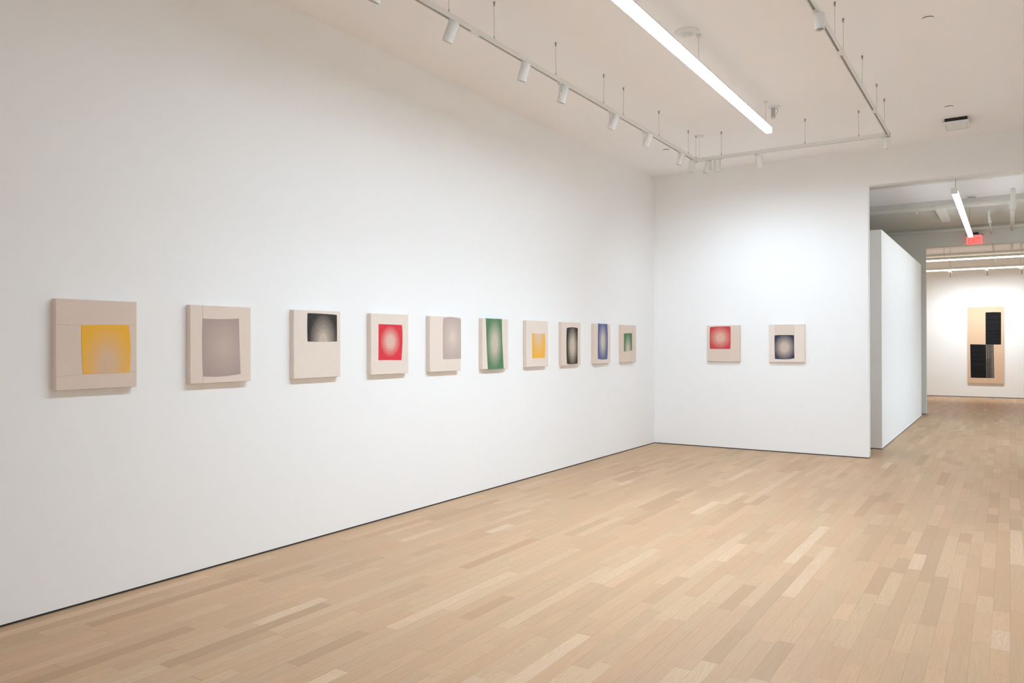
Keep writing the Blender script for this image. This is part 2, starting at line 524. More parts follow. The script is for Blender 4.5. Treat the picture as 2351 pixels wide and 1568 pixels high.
def canvas(spec):
    root = thing('linen_canvas', spec['label'], 'painting', spec['loc'], spec['rz'], 'small linen canvases')
    obj('stretched_linen', box(B(), -CW / 2, CW / 2, -CD, 0.0, -CH / 2, CH / 2, 0.0035, 3), M[spec.get('linen', 'linen')], root)
    for nm, x0, x1, z0, z1 in spec.get('strips', []):
        obj('sewn_panel', box(B(), x0, x1, -CD - 0.0009, -CD + 0.001, z0, z1, 0.0003, 1), M[nm], root)
    for x0, z0, x1, z1 in spec.get('seams', []):
        bm = B()
        d = Vector((x1 - x0, 0, z1 - z0)).normalized()
        pts = [Vector((x0, -CD - 0.0002, z0)).lerp(Vector((x1, -CD - 0.0002, z1)), t / 8) for t in range(9)]
        wire(bm, pts, 0.0008, 6)
        obj('seam', bm, M['seam'], root)
    mt = woven_material('woven_' + spec['mat'], spec['thread'], spec['ground'], spec['c'], spec['r'], *spec.get('fall', (0.30, 1.15, 7)), vertical=spec.get('vertical', False), strength=spec.get('strength', 1.0))
    p = obj('woven_patch', patch_bm(spec['pts'], CD, spec.get('wrap', '')), mt, root)
    return root

YEL, BLK, RED, GRN, BLU, NAV = (0.86, 0.46, 0.055), (0.038, 0.035, 0.035), (0.70, 0.042, 0.058), (0.092, 0.215, 0.110), (0.105, 0.135, 0.30), (0.034, 0.040, 0.078)
q90 = math.radians(90)
CANVASES = [
    dict(label='linen canvas with large yellow woven square low right, nearest in the long row', loc=(XL, 2.4835, CZ), rz=q90, mat='yellow_square', thread=YEL, ground=(0.70, 0.49, 0.335), linen='linen_dark',
         pts=[(-.098, .1111), (.0297, .1165), (.1872, .1196), (.199, -.0124), (.1933, -.1696), (.0592, -.1718), (-.0885, -.1726), (-.0963, -.0113)], c=(.0533, -.120), r=(.152, .235), fall=(0.22, 1.0, 10),
         seams=[(-.239, .114, -.098, .111), (-.239, -.184, -.0885, -.1726), (.187, .118, .239, .118), (.193, -.1696, .239, -.166)]),
    dict(label='linen canvas with wide taupe-grey woven rectangle in its middle, beside the yellow square canvas', loc=(XL, 3.3325, CZ), rz=q90, mat='taupe', thread=(0.42, 0.335, 0.305), ground=(0.57, 0.455, 0.385),
         pts=[(-.1477, .1724), (-.0069, .1715), (.1388, .1794), (.1443, -.0153), (.1523, -.2077), (.0005, -.2194), (-.1458, -.214), (-.1515, -.0142)], c=(.0163, -.015), r=(.153, .182), fall=(0.1, 1.25, 9),
         seams=[(-.147, .172, -.147, .259), (-.146, -.214, -.146, -.259)]),
    dict(label='linen canvas with black-to-grey arched patch in its upper right corner', loc=(XL, 4.203, CZ), rz=q90, mat='black_arch', thread=BLK, ground=(0.56, 0.47, 0.39), linen='linen_light',
         pts=[(-.1058, .2378), (.0633, .2371), (.1993, .2331), (.2004, .1279), (.2002, .0212), (.0501, .0176), (-.1061, .0207), (-.109, .1369)], c=(.0545, .018), r=(.150, .235), fall=(0.18, 0.95, 7)),
    dict(label='linen canvas with red woven rectangle at its centre on the long wall', loc=(XL, 5.0355, CZ), rz=q90, mat='red_oval', thread=RED, ground=(0.72, 0.48, 0.40), linen='linen_light',
         pts=[(-.1476, .1697), (.0132, .1693), (.152, .1678), (.159, .0324), (.1431, -.1435), (-.0111, -.139), (-.1498, -.138), (-.1479, .0158)], c=(-.0006, .0223), r=(.141, .150), fall=(0.28, 0.90, 7)),
    dict(label='linen canvas with pale mauve woven panel running to its right edge', loc=(XL, 5.819, CZ), rz=q90, mat='mauve', thread=(0.50, 0.405, 0.365), ground=(0.70, 0.59, 0.51), linen='linen_light',
         pts=[(-.0364, .2437), (.0791, .2583), (.2400, .2425), (.2400, .0564), (.24, -.1443), (.0873, -.1457), (-.0403, -.1451), (-.0433, .0886)], c=(.1068, .0671), r=(.148, .183), fall=(0.1, 1.15, 9)),
    dict(label='linen canvas with full-height green woven strip and pale oval', loc=(XL, 6.669, CZ), rz=q90, mat='green_strip', thread=GRN, ground=(0.57, 0.51, 0.40), linen='linen_light', wrap='tb',
         pts=[(-.1814, .2610), (-.0352, .2610), (.1155, .2610), (.1216, .0602), (.1478, -.2610), (.0016, -.2610), (-.1457, -.261), (-.1662, .0099)], c=(-.0196, .0037), r=(.138, .26), fall=(0.28, 1.02, 7)),
    dict(label='linen canvas with small yellow rectangle fading pale at its top', loc=(XL, 7.5195, CZ), rz=q90, mat='yellow_fade', thread=YEL, ground=(0.70, 0.56, 0.44), linen='linen_light',
         pts=[(-.1204, .1183), (.0226, .1171), (.1629, .1165), (.1731, -.0174), (.1617, -.163), (.0214, -.1641), (-.1152, -.1638), (-.1146, -.0234)], c=(.0226, .1149), r=(.140, .262), fall=(0.12, 1.0, 9)),
    dict(label='linen canvas with narrow black woven panel and beige oval', loc=(XL, 8.328, CZ), rz=q90, mat='black_oval', thread=BLK, ground=(0.57, 0.49, 0.39),
         pts=[(-.118, .188), (.0147, .2019), (.1648, .1925), (.1582, -.0283), (.1571, -.2464), (.0125, -.2523), (-.1148, -.2453), (-.1264, -.0375)], c=(.0265, -.0279), r=(.135, .245), fall=(0.30, 1.0, 6)),
    dict(label='linen canvas with blue woven strip coming down from its top edge', loc=(XL, 9.191, CZ), rz=q90, mat='blue_strip', thread=BLU, ground=(0.60, 0.54, 0.45), wrap='t',
         pts=[(-.1306, .2610), (.007, .2610), (.1427, .2610), (.1542, .0359), (.1402, -.2039), (.0044, -.2098), (-.1404, -.1991), (-.1391, .0353)], c=(.0057, .0301), r=(.125, .24), fall=(0.25, 1.02, 6)),
    dict(label='linen canvas with small green arched rectangle, last before the room corner', loc=(XL, 10.037, CZ), rz=q90, mat='green_arch', thread=GRN, ground=(0.60, 0.52, 0.42), linen='linen_dark',
         pts=[(-.1765, .1388), (-.0399, .1462), (.0999, .1459), (.0991, .0199), (.1013, -.096), (-.0415, -.1096), (-.178, -.1094), (-.1731, .0138)], c=(-.0414, -.1030), r=(.125, .245), fall=(0.20, 1.0, 6)),
    dict(label='linen canvas with red square high on it, on the end wall', loc=(-3.4775, YB, CZ), rz=0, mat='red_square', thread=(0.58, 0.052, 0.062), ground=(0.70, 0.42, 0.34), linen='linen_dark',
         pts=[(-.1966, .2373), (-.0679, .2446), (.1029, .2437), (.1077, .0925), (.1019, -.0796), (-.0536, -.0799), (-.1998, -.0786), (-.2009, .0946)], c=(-.0455, .086), r=(.15, .154), fall=(0.3, 1.1, 8), vertical=True),
    dict(label='linen canvas with navy square low on it, on the end wall beside the opening', loc=(-2.5905, YB, CZ), rz=0, mat='navy_square', thread=NAV, ground=(0.58, 0.47, 0.40), linen='linen_light',
         pts=[(-.1626, .1101), (-.0479, .115), (.0999, .1109), (.1015, -.0494), (.1037, -.2069), (-.0071, -.2215), (-.158, -.2178), (-.1631, -.0495)], c=(-.0275, -.0567), r=(.140, .172), fall=(0.3, 1.05, 8), vertical=True,
         strips=[('linen_dark', -.163, .102, .108, .2605)], seams=[(.102, .108, .102, .259), (.104, -.207, .104, -.259)]),
]
for s in CANVASES:
    canvas(s)

# the tall canvas in the far room
root = thing('tall_canvas', 'tall tan canvas with two black blocks and a speckled strip on the far room wall', 'painting', (-0.5455, YF - 0.002, 1.46))
x0, x1, z0, z1 = -0.4265, 0.4265, -1.066, 1.066
obj('stretched_linen', box(B(), x0, x1, -0.05, 0, z0, z1, 0.004, 2), linen_material('tan_linen', (0.70, 0.50, 0.345)), root)
def flatpatch(pts, dx=0.5455, dz=-1.46):
    bm = B(); uvl = bm.loops.layers.uv.new('UVMap')
    fr = [bm.verts.new((x + dx, -0.0525, z + dz)) for x, z in pts]
    bk = [bm.verts.new((x + dx, -0.0490, z + dz)) for x, z in pts]
    bm.faces.new(fr); bm.faces.new(bk[::-1])
    n = len(pts)
    for i in range(n): bm.faces.new((fr[i], bk[i], bk[(i + 1) % n], fr[(i + 1) % n]))
    for f in bm.faces:
        for lp in f.loops: lp[uvl].uv = (lp.vert.co.x, lp.vert.co.z)
    return bm
def black_cloth():
    mt = bpy.data.materials.new('black_woven_cloth'); mt.use_nodes = True
    g = N(mt.node_tree); bs = mt.node_tree.nodes['Principled BSDF']
    uv = g.new('ShaderNodeUVMap'); sp = g.new('ShaderNodeSeparateXYZ'); g.put(sp.inputs[0], uv.outputs[0])
    nz = g.noise(g.comb(g.m('MULTIPLY', sp.outputs[0], 1.5), g.m('MULTIPLY', sp.outputs[1], 26.0), 1.0), 1.0, 2)
    g.put(bs.inputs['Base Color'], g.ramp(nz, [(0.3, (0.008, 0.008, 0.009)), (0.75, (0.020, 0.019, 0.020))]))
    bs.inputs['Roughness'].default_value = 0.9; bs.inputs['Specular IOR Level'].default_value = 0.15
    return mt
def speckled_cloth():
    mt = bpy.data.materials.new('speckled_cloth'); mt.use_nodes = True
    g = N(mt.node_tree); bs = mt.node_tree.nodes['Principled BSDF']
    uv = g.new('ShaderNodeUVMap'); sp = g.new('ShaderNodeSeparateXYZ'); g.put(sp.inputs[0], uv.outputs[0])
    x, z = sp.outputs[0], sp.outputs[1]
    col_ = g.range(g.m('ABSOLUTE', g.m('SUBTRACT', g.m('FRACT', g.m('MULTIPLY', x, 25.0)), 0.5)), 0.12, 0.24, 1.0, 0.0)
    dots = g.range(g.m('ABSOLUTE', g.m('SUBTRACT', g.m('FRACT', g.m('MULTIPLY', z, 31.0)), 0.5)), 0.10, 0.30, 1.0, 0.0)
    band = g.range(z, -0.385, -0.375, 0.0, 1.0)          # upper part more solid
    dots = g.m('MAXIMUM', dots, g.m('MULTIPLY', band, 0.5))
    nz = g.noise(g.comb(x, z, 0.0), 95.0, 2, 0.6)
    sp1 = g.range(nz, 0.48, 0.56, 0.0, 0.6)
    side = g.range(x, 0.115, 0.135, 0.0, 1.0)
    f = g.m('ADD', g.m('MULTIPLY', g.m('MULTIPLY', col_, dots), g.m('SUBTRACT', 1.0, side)), g.m('MULTIPLY', sp1, side))
    f = g.m('MULTIPLY', f, g.range(nz, 0.35, 0.6, 0.55, 1.0))
    g.put(bs.inputs['Base Color'], g.mix(f, (0.02, 0.017, 0.015, 1), (0.58, 0.50, 0.42, 1)))
    bs.inputs['Roughness'].default_value = 0.9
    return mt
bc = black_cloth()
obj('black_block', flatpatch([(-.547, 1.478), (-.185, 1.478), (-.182, 2.369), (-.36, 2.378), (-.547, 2.372)]), bc, root)
obj('black_block', flatpatch([(-.905, .550), (-.535, .546), (-.546, 1.0), (-.556, 1.477), (-.918, 1.486)]), bc, root)
tag(obj('speckled_strip', flatpatch([(-.534, .546), (-.344, .550), (-.350, 1.0), (-.356, 1.477), (-.555, 1.477), (-.545, 1.0)]), speckled_cloth(), root), 'speckled black and cream strip')

# ------------------------------------------------------------------ hanging lighting track (U-shaped) and its spotlights
TXL, TXR, TYB, TZ0, TZ1 = -3.22, -1.087, 9.155, 3.752, 3.790
track = thing('lighting_track', 'white U-shaped suspended lighting track hung on thin steel cables from the gallery ceiling', 'track light rail', (TXL, TYB, TZ1))
def T(p): return (p[0] - TXL, p[1] - TYB, p[2] - TZ1)
def rail(a, b):
    """channel with a dark slot underneath, from a to b (xy)"""
    along_y = abs(a[0] - b[0]) < 1e-6
    w, s = 0.018, 0.0092
    bm = B()
    def bx(bm, u0, u1, z0, z1, l0, l1, bev=0):
        if along_y: box(bm, *T((a[0] + u0, 0, 0))[:1], T((a[0] + u1, 0, 0))[0], l0 - TYB, l1 - TYB, z0 - TZ1, z1 - TZ1, bev)
        else: box(bm, l0 - TXL, l1 - TXL, a[1] + u0 - TYB, a[1] + u1 - TYB, z0 - TZ1, z1 - TZ1, bev)
    l0, l1 = (a[1], b[1]) if along_y else (a[0], b[0])
    bx(bm, -w, w, TZ0 + 0.012, TZ1, l0, l1)
    bx(bm, -w, -s, TZ0, TZ0 + 0.012, l0, l1)
    bx(bm, s, w, TZ0, TZ0 + 0.012, l0, l1)
    r = obj('rail', bm, M['white_metal'], track)
    bm = B(); bx(bm, -s, s, TZ0 + 0.0075, TZ0 + 0.0125, l0 + 0.001, l1 - 0.001)
    obj('slot', bm, M['slot'], r)
    return r
rail((TXL, 0.6), (TXL, TYB - 0.018))
rail((TXL + 0.018, TYB), (TXR - 0.018, TYB))
rail((TXR, 0.6), (TXR, TYB - 0.018))
for x, y in ((TXL, TYB), (TXR, TYB)):
    sg = 1 if x == TXL else -1
    bm = B()
    box(bm, *sorted((x - TXL - sg * 0.020, x - TXL + sg * 0.125)), -0.020, 0.020, -0.041, 0.002, 0.002, 1)
    box(bm, x - TXL - 0.020, x - TXL + 0.020, -0.062, 0.020, -0.041, 0.002, 0.002, 1)
    obj('corner_connector', bm, M['white_metal'], track)
for x, y in ((TXL, 4.495), (TXL, 6.842), (TXR, 6.339), (TXR, 8.110)):
    obj('joiner', box(B(), x - TXL - 0.0090, x - TXL + 0.0090, y - TYB - 0.050, y - TYB + 0.050, -0.0385, -0.026), M['white_metal'], track)
cables = [(TXL, y) for y in (1.4, 2.9, 4.19, 4.744, 5.672, 6.590, 7.036, 7.962, 8.881)] + [(TXL, 9.150), (-2.906, TYB), (-1.940, TYB), (-1.379, TYB)] + [(TXR, y) for y in (1.6, 3.4, 4.9, 6.141, 6.490, 7.421, 8.310, 8.863)]
for x, y in cables:
    X, Y, Z = T((x, y, H))
    bm = B(); tube(bm, (X, Y, 0.001), (X, Y, Z), 0.0013, n=8)
    c = obj('suspension_cable', bm, M['steel'], track)
    bm = B(); lathe(bm, [(0, Z), (0.0085, Z), (0.0085, Z - 0.006), (0.0045, Z - 0.032), (0, Z - 0.032)], (X, Y, 0), n=16)
    obj('ceiling_anchor', bm, M['steel'], c, True)
    bm = B(); lathe(bm, [(0, 0.030), (0.003, 0.028), (0.0052, 0.006), (0.0052, 0.0), (0, 0.0)], (X, Y, 0), n=12)
    obj('gripper', bm, M['steel'], c, True)
# power feed canopy above the corner
X, Y, Z = T((TXL + 0.012, 9.165, H))
bm = B(); lathe(bm, [(0, Z), (0.055, Z), (0.055, Z - 0.008), (0.048, Z - 0.014), (0, Z - 0.014)], (X + 0.02, Y + 0.03, 0))
cp = obj('feed_canopy', bm, M['white_metal'], track, False)
bm = B(); wire(bm, [(X + 0.02, Y + 0.03, Z - 0.014), (X + 0.022, Y + 0.03, Z - 0.1), (X + 0.018, Y + 0.02, 0.06), (X + 0.012, Y, 0.002)], 0.003)
obj('feed_cord', bm, M['white_metal'], cp)

VR = Vector((math.cos(YAW), math.sin(YAW), 0)); VF = Vector((-math.sin(YAW), math.cos(YAW), 0))
SPOT = dict(L=0.142, R=0.0375)
spot_cache = {}
def make_spot(name, label, x, y, along_y, side, aim, small=False, z=TZ0, cat='spotlight', group='cylinder spotlights on the U-shaped track', beam=None):
    """side: horizontal unit-ish offset from stem to barrel; aim: direction the barrel points"""
    root = thing(name, label, cat, (x, y, z), 0, group)
    L, R = (0.112, 0.032) if small else (SPOT['L'], SPOT['R'])
    wm = M['white_metal'] if small else M['spot_body']
    hw, hl = 0.0088, 0.045
    bm = B()
    if along_y: box(bm, -hw, hw, -hl, hl, -0.003, 0.0065, 0.0008, 1)
    else: box(bm, -hl, hl, -hw, hw, -0.003, 0.0065, 0.0008, 1)
    lathe(bm, [(0, -0.016), (0.013, -0.016), (0.015, -0.013), (0.015, -0.004), (0, -0.004)], n=20)
    obj('adapter', bm, wm, root)
    s = Vector(side).normalized()
    a = Vector(aim).normalized()
    so = R + 0.0055
    # stem: flat strap down to the pivot
    t = Vector((-s.y, s.x, 0))
    drop = 0.012 + L * 0.50
    bm = B()
    vs_ = []
    for zz in (-0.010, -0.016 - drop):
        for i, j in ((-1, -1), (1, -1), (1, 1), (-1, 1)):
            vs_.append(bm.verts.new(t * (0.0075 * i) + s * (0.0022 * j) + Vector((0, 0, zz))))
    for k in range(4):
        bm.faces.new((vs_[k], vs_[(k + 1) % 4], vs_[4 + (k + 1) % 4], vs_[4 + k]))
    bm.faces.new(vs_[:4]); bm.faces.new(vs_[4:])
    piv = Vector((0, 0, -0.016 - drop + 0.009))
    tube(bm, piv - s * 0.005, piv + s * 0.006, 0.0095, n=16)
    obj('stem', bm, wm, root)
    c = piv + s * so
    p0 = c - a * (L * 0.5)
    bm = B()
    lathe(bm, [(0, 0.0), (R * 0.86, 0.0), (R * 0.96, 0.002), (R, 0.006), (R, L - 0.004), (R * 0.985, L - 0.001), (R * 0.93, L), (R * 0.90, L - 0.002), (R * 0.88, L - 0.016)], p0, a, 36)
    br = obj('barrel', bm, wm, root, True)
    bm = B(); lathe(bm, [(0, L - 0.022), (R * 0.90, L - 0.018), (R * 0.90, L - 0.0145), (0, L - 0.0165)], p0, a, 30)
    obj('lens', bm, M['lens'], br, True)
    if beam:                                    # lit far-room spots; on the gallery rail an added wall fill
        power, colour, target = beam
        sl = bpy.data.lights.new('spot_beam', 'SPOT')
        sl.energy = power; sl.color = colour; sl.spot_size = math.radians(125); sl.spot_blend = 1.0; sl.shadow_soft_size = 0.03
        so_ = bpy.data.objects.new('spot_beam', sl); link(so_, root)
        tip = p0 + a * (L + 0.05)
        so_.location = tip
        so_.rotation_euler = (Vector(target) - Vector((x, y, z)) - tip).to_track_quat('-Z', 'Y').to_euler()
    return root

def VV(r, f): return VR * r + VF * f
make_spot('track_spotlight', 'white cylinder spotlight cut off by the top edge of the photo, left rail', TXL, 3.50, True, VV(-.2, -1), (-0.40, 0, -0.92))
make_spot('track_spotlight', 'large white cylinder spotlight on the left rail, nearest of those seen whole', TXL, 4.237, True, VV(-.3, -1), (-0.42, 0, -0.90))
make_spot('track_spotlight', 'white cylinder spotlight on the left rail, second from the nearest whole one', TXL, 5.172, True, VV(-.16, -1), (-0.35, 0.02, -0.94))
make_spot('track_spotlight', 'white cylinder spotlight on the left rail with its stem hanging clear of the barrel', TXL, 5.736, True, VV(.72, .69), (-0.30, 0, -0.95))
make_spot('track_spotlight', 'white cylinder spotlight midway along the left rail beside a suspension cable', TXL, 6.728, True, VV(.80, .55), (-0.40, 0, -0.92))
make_spot('track_spotlight', 'white cylinder spotlight on the left rail, just before the small ceiling disc', TXL, 7.541, True, VV(1, .0), (-0.38, 0, -0.92))
make_spot('track_spotlight', 'white cylinder spotlight on the left rail, just after the small ceiling disc', TXL, 8.577, True, VV(.16, -1), (-0.31, 0, -0.95))
make_spot('track_spotlight', 'white cylinder spotlight at the far end of the left rail, next to the corner', TXL, 9.030, True, VV(-.48, -.88), (-0.12, 0, -0.99))
make_spot('track_spotlight', 'white cylinder spotlight leaning left on the back rail, next to the corner', -3.040, TYB, False, VV(-1, -.25), (-0.27, 0, -0.96), beam=(WALL_FILL_W, COOL, (-3.6, YB, 1.2)))
make_spot('track_spotlight', 'upright white cylinder spotlight on the back rail under a suspension cable', -2.918, TYB, False, VV(-1, .0), (0.02, 0.14, -0.99), beam=(WALL_FILL_W, COOL, (-2.9, YB, 1.2)))
make_spot('track_spotlight', 'white cylinder spotlight alone in the middle of the back rail', -2.497, TYB, False, VV(1, .0), (0.0, 0.27, -0.96), beam=(WALL_FILL_W, COOL, (-2.2, YB, 1.2)))
make_spot('track_spotlight', 'white cylinder spotlight hanging at the junction of the back and right rails', -1.105, TYB, False, VV(-.4, -.9), (0.0, 0.04, -1.0), True, 3.7420, beam=(WALL_FILL_W, COOL, (-1.5, YB, 1.0)))
make_spot('track_spotlight', 'white cylinder spotlight high on the right rail', TXR, 5.465, True, VV(.3, -.95), (0.02, 0.0, -1.0), True)

# ------------------------------------------------------------------ long pendant lamp of the gallery
LX, LY0, LY1, LZ0, LZ1, LW = -2.147, 3.0, 8.39, 3.768, 3.838, 0.032
lamp = thing('linear_pendant_lamp', 'long glowing white linear pendant lamp over the middle of the gallery', 'lamp', (LX, (LY0 + LY1) / 2, LZ0))
hl = (LY1 - LY0) / 2
bm = B()
box(bm, -LW, LW, -hl, hl, LZ1 - LZ0 - 0.012, LZ1 - LZ0, 0.002, 1)
obj('housing', bm, M['white_metal'], lamp)
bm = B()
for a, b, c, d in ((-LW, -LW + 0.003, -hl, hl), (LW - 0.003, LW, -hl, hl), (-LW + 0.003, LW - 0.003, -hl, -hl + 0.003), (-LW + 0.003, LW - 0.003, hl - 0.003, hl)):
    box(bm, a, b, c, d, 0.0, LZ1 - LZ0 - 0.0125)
obj('halo_sides', bm, M['side_halo'], lamp)  # emissive housing sides standing in for the lamp's soft halo
obj('diffuser', box(B(), -LW + 0.0032, LW - 0.0032, -hl + 0.0032, hl - 0.0032, 0.0003, 0.006), M['tube_main'], lamp)
al = bpy.data.lights.new('downward_beam', 'AREA')
al.shape = 'RECTANGLE'; al.size = 2 * LW - 0.006; al.size_y = 2 * hl - 0.01
al.energy = LAMP_MAIN_W; al.color = COOL; al.spread = math.radians(125)
ao = bpy.data.objects.new('downward_beam', al); link(ao, lamp)
ao.location = (0, 0, -0.0006)
for y in (4.1, 6.172, 8.267):
    Y = y - (LY0 + LY1) / 2
    bm = B(); tube(bm, (0, Y, LZ1 - LZ0), (0, Y, H - LZ0), 0.0012, n=8)
    c = obj('suspension_cable', bm, M['steel'], lamp)
    bm = B(); lathe(bm, [(0, H - LZ0), (0.020, H - LZ0), (0.020, H - LZ0 - 0.010), (0.016, H - LZ0 - 0.018), (0, H - LZ0 - 0.020)], (0, Y, 0), n=20)
    obj('ceiling_cup', bm, M['white_metal'], c, True)
    bm = B(); lathe(bm, [(0, LZ1 - LZ0 + 0.022), (0.004, LZ1 - LZ0 + 0.02), (0.005, LZ1 - LZ0), (0, LZ1 - LZ0)], (0, Y, 0), n=12)
    obj('gripper', bm, M['steel'], c, True)

# ------------------------------------------------------------------ small things on the gallery ceiling
# round detector plate
d = thing('smoke_detector', 'round white detector disc on the ceiling beside the long pendant lamp', 'smoke detector', (-2.205, 6.055, H))
bm = B(); lathe(bm, [(0, 0), (0.098, 0), (0.098, -0.006), (0.090, -0.012), (0.052, -0.018), (0.050, -0.022), (0, -0.022)], n=48)
obj('base_plate', bm, M['plastic'], d)
bm = B(); lathe(bm, [(0.0, -0.020), (0.033, -0.020), (0.033, -0.036), (0.029, -0.041), (0, -0.042)], n=32)
obj('sensor_cap', bm, M['plastic'], d)
# concealed sprinkler cover discs
for (x, y), lab in (((-0.527, 6.845), 'small round white sprinkler cover near the top right of the ceiling'), ((-0.535, 9.535), 'small round white sprinkler cover just above the black and white ceiling box'), ((-3.781, 9.60), 'small round white sprinkler cover between the left rail and the long wall')):
    s = thing('sprinkler_cover', lab, 'sprinkler', (x, y, H), 0, 'sprinkler cover discs')
    bm = B(); lathe(bm, [(0, -0.0005), (0.041, -0.0005), (0.041, -0.006), (0, -0.006)], n=36)
    obj('shadow_ring', bm, M['shadow_gap'], s)
    bm = B(); lathe(bm, [(0, -0.006), (0.043, -0.006), (0.045, -0.008), (0.044, -0.0095), (0, -0.011)], n=36)
    obj('cover_disc', bm, M['ceiling'], s)
# junction plate with driver and wires at the lamp end
j = thing('junction_plate', 'round ceiling plate with dangling driver and red-brown wires above the pendant lamp tip', 'junction box', (-2.120, 8.500, H))
bm = B(); lathe(bm, [(0, 0), (0.065, 0), (0.065, -0.008), (0.060, -0.012), (0, -0.012)], n=36)
obj('cover_plate', bm, M['plastic'], j)
obj('driver_case', box(B(), -0.030, 0.010, -0.014, 0.012, -0.112, -0.012, 0.003, 2), M['grey_plastic'], j)
bm = B(); wire(bm, [Vector((0.016 + 0.022 * math.sin(t), 0, -0.012 - 0.075 * t / 3.14)) for t in [k * 3.14 / 14 for k in range(15)]], 0.0016)
obj('wire', bm, M['red_wire'], j)
bm = B(); wire(bm, [Vector((-0.010 - 0.017 * math.cos(t), 0, -0.110 - 0.020 * math.sin(t))) for t in [k * 3.14 / 14 for k in range(15)]], 0.0016)
obj('wire', bm, M['red_wire'], j)
# white box with black slot
v = thing('ceiling_vent', 'small white ceiling box with a black slot along its front', 'vent', (-0.497, 10.03, H))
obj('black_throat', box(B(), -0.112, 0.112, 0.0, 0.34, -0.038, 0.0), M['black'], v)
obj('white_plate', box(B(), -0.126, 0.126, -0.006, 0.37, -0.056, -0.038, 0.002, 1), M['plastic'], v)
bm = B(); box(bm, -0.105, -0.101, 0.03, 0.34, -0.0575, -0.056); box(bm, 0.101, 0.105, 0.03, 0.34, -0.0575, -0.056); box(bm, -0.101, 0.101, 0.336, 0.34, -0.0575, -0.056)
obj('panel_groove', bm, M['grey_plastic'], v)

# ------------------------------------------------------------------ next room: lamp, pipes, sign
lz0, lz1, ly0, ly1, lx = 3.50, 3.565, 11.76, 16.75, -0.598
l2 = thing('linear_pendant_lamp', 'short glowing linear pendant lamp in the next room in front of the exit sign', 'lamp', (lx, (ly0 + ly1) / 2, lz0))
hl = (ly1 - ly0) / 2
obj('diffuser', box(B(), -0.034, 0.034, -hl, hl, 0, 0.050, 0.004, 2), M['tube_next'], l2)
obj('housing', box(B(), -0.036, 0.036, -hl, hl, 0.050, 0.075, 0.002, 1), M['white_metal'], l2)
al = bpy.data.lights.new('downward_beam', 'AREA')
al.shape = 'RECTANGLE'; al.size = 0.06; al.size_y = 2 * hl - 0.01
al.energy = 16; al.color = (0.80, 0.92, 1.0); al.spread = math.radians(160)
ao = bpy.data.objects.new('downward_beam', al); link(ao, l2)
ao.location = (0, 0, -0.001)
obj('end_cap', box(B(), -0.036, 0.036, -hl - 0.012, -hl - 0.0005, -0.001, 0.080, 0.002, 1), M['white_metal'], l2)
for y in (ly0 + 0.08, ly1 - 0.9):
    Y = y - (ly0 + ly1) / 2
    bm = B(); tube(bm, (0.0, Y, 0.075), (0.03, Y, (C2 if y < YS else 3.965) - lz0), 0.003, n=8)
    obj('suspension_cable', bm, M['steel'], l2)

def pipe(name, label, pts, r, cat='pipe', fittings=()):
    t = thing(name, label, cat, pts[0])
    o = Vector(pts[0])
    bm = B()
    for a, b in zip(pts, pts[1:]): tube(bm, Vector(a) - o, Vector(b) - o, r, n=18)
    obj('pipe_run', bm, M['pipe'], t, True)
    for a, b, rr in fittings:
        bm = B(); tube(bm, Vector(a) - o, Vector(b) - o, rr, n=18)
        obj('fitting', bm, M['pipe'], t, True)
    return t
pipe('ceiling_pipe', 'white painted pipe just behind the head of the opening to the next room', [(R2L + 0.01, 12.9, 3.902), (R2R - 0.01, 12.9, 3.902)], 0.028, fittings=[((-0.31, 12.9, 3.902), (-0.19, 12.9, 3.902), 0.042)])
sp_ = pipe('sprinkler_pipe', 'white painted sprinkler pipe crossing the middle of the next room ceiling', [(R2L + 0.01, 15.30, 3.876), (R2R - 0.01, 15.30, 3.876)], 0.031, fittings=[((-1.365, 15.30, 3.852), (-1.365, 15.30, 3.80), 0.012), ((0.055 - 0.06, 15.30, 3.876), (0.055 + 0.06, 15.30, 3.876), 0.045)])
pipe('wall_pipe', 'thin white pipe running along the top of the grey dividing wall', [(R2L + 0.01, 18.50, 3.885), (R2R - 0.01, 18.50, 3.885)], 0.030)
o = Vector((R2L + 0.01, 15.30, 3.876))
bm = B(); tube(bm, Vector((0.058, 13.75, 3.815)) - o, Vector((0.062, 18.45, 3.812)) - o, 0.034, n=18); obj('branch_run', bm, M['pipe'], sp_, True)
bm = B(); tube(bm, Vector((0.059, 15.22, 3.815)) - o, Vector((0.0595, 15.62, 3.815)) - o, 0.05, n=18); obj('fitting', bm, M['pipe'], sp_, True)
pipe('branch_pipe', 'thin white branch pipe beside the exit sign, starting at a ring hanger', [(-0.294, 16.25, 3.965), (-0.294, 16.25, 3.80), (-0.30, 18.50, 3.765)], 0.019, fittings=[((-0.294, 16.85, 3.793), (-0.295, 17.05, 3.790), 0.032), ((-0.294, 16.25, 3.945), (-0.294, 16.25, 3.965), 0.05)])
t = thing('ceiling_duct', 'pale boxed duct under the grey ceiling of the next room, left of the pendant lamp', 'duct', (-1.03, 15.60, 3.965))
obj('duct_casing', box(B(), -0.072, 0.072, 0.0, 1.68, -0.070, 0.0, 0.004, 2), M['pipe'], t)
t = thing('ceiling_diffuser', 'round white slotted vent on the next room ceiling beside its pendant lamp', 'vent', (-0.535, 15.40, C2))
bm = B(); lathe(bm, [(0, 0), (0.085, 0), (0.085, -0.012), (0.075, -0.02), (0, -0.02)], n=40); obj('rim_plate', bm, M['plastic'], t)
bm = B(); lathe(bm, [(0.058, -0.0201), (0.066, -0.0201), (0.066, -0.0215), (0.058, -0.0215), (0.058, -0.0201)], n=40); lathe(bm, [(0.030, -0.0201), (0.038, -0.0201), (0.038, -0.0215), (0.030, -0.0215), (0.030, -0.0201)], n=40)
obj('slot_ring', bm, M['shadow_gap'], t)

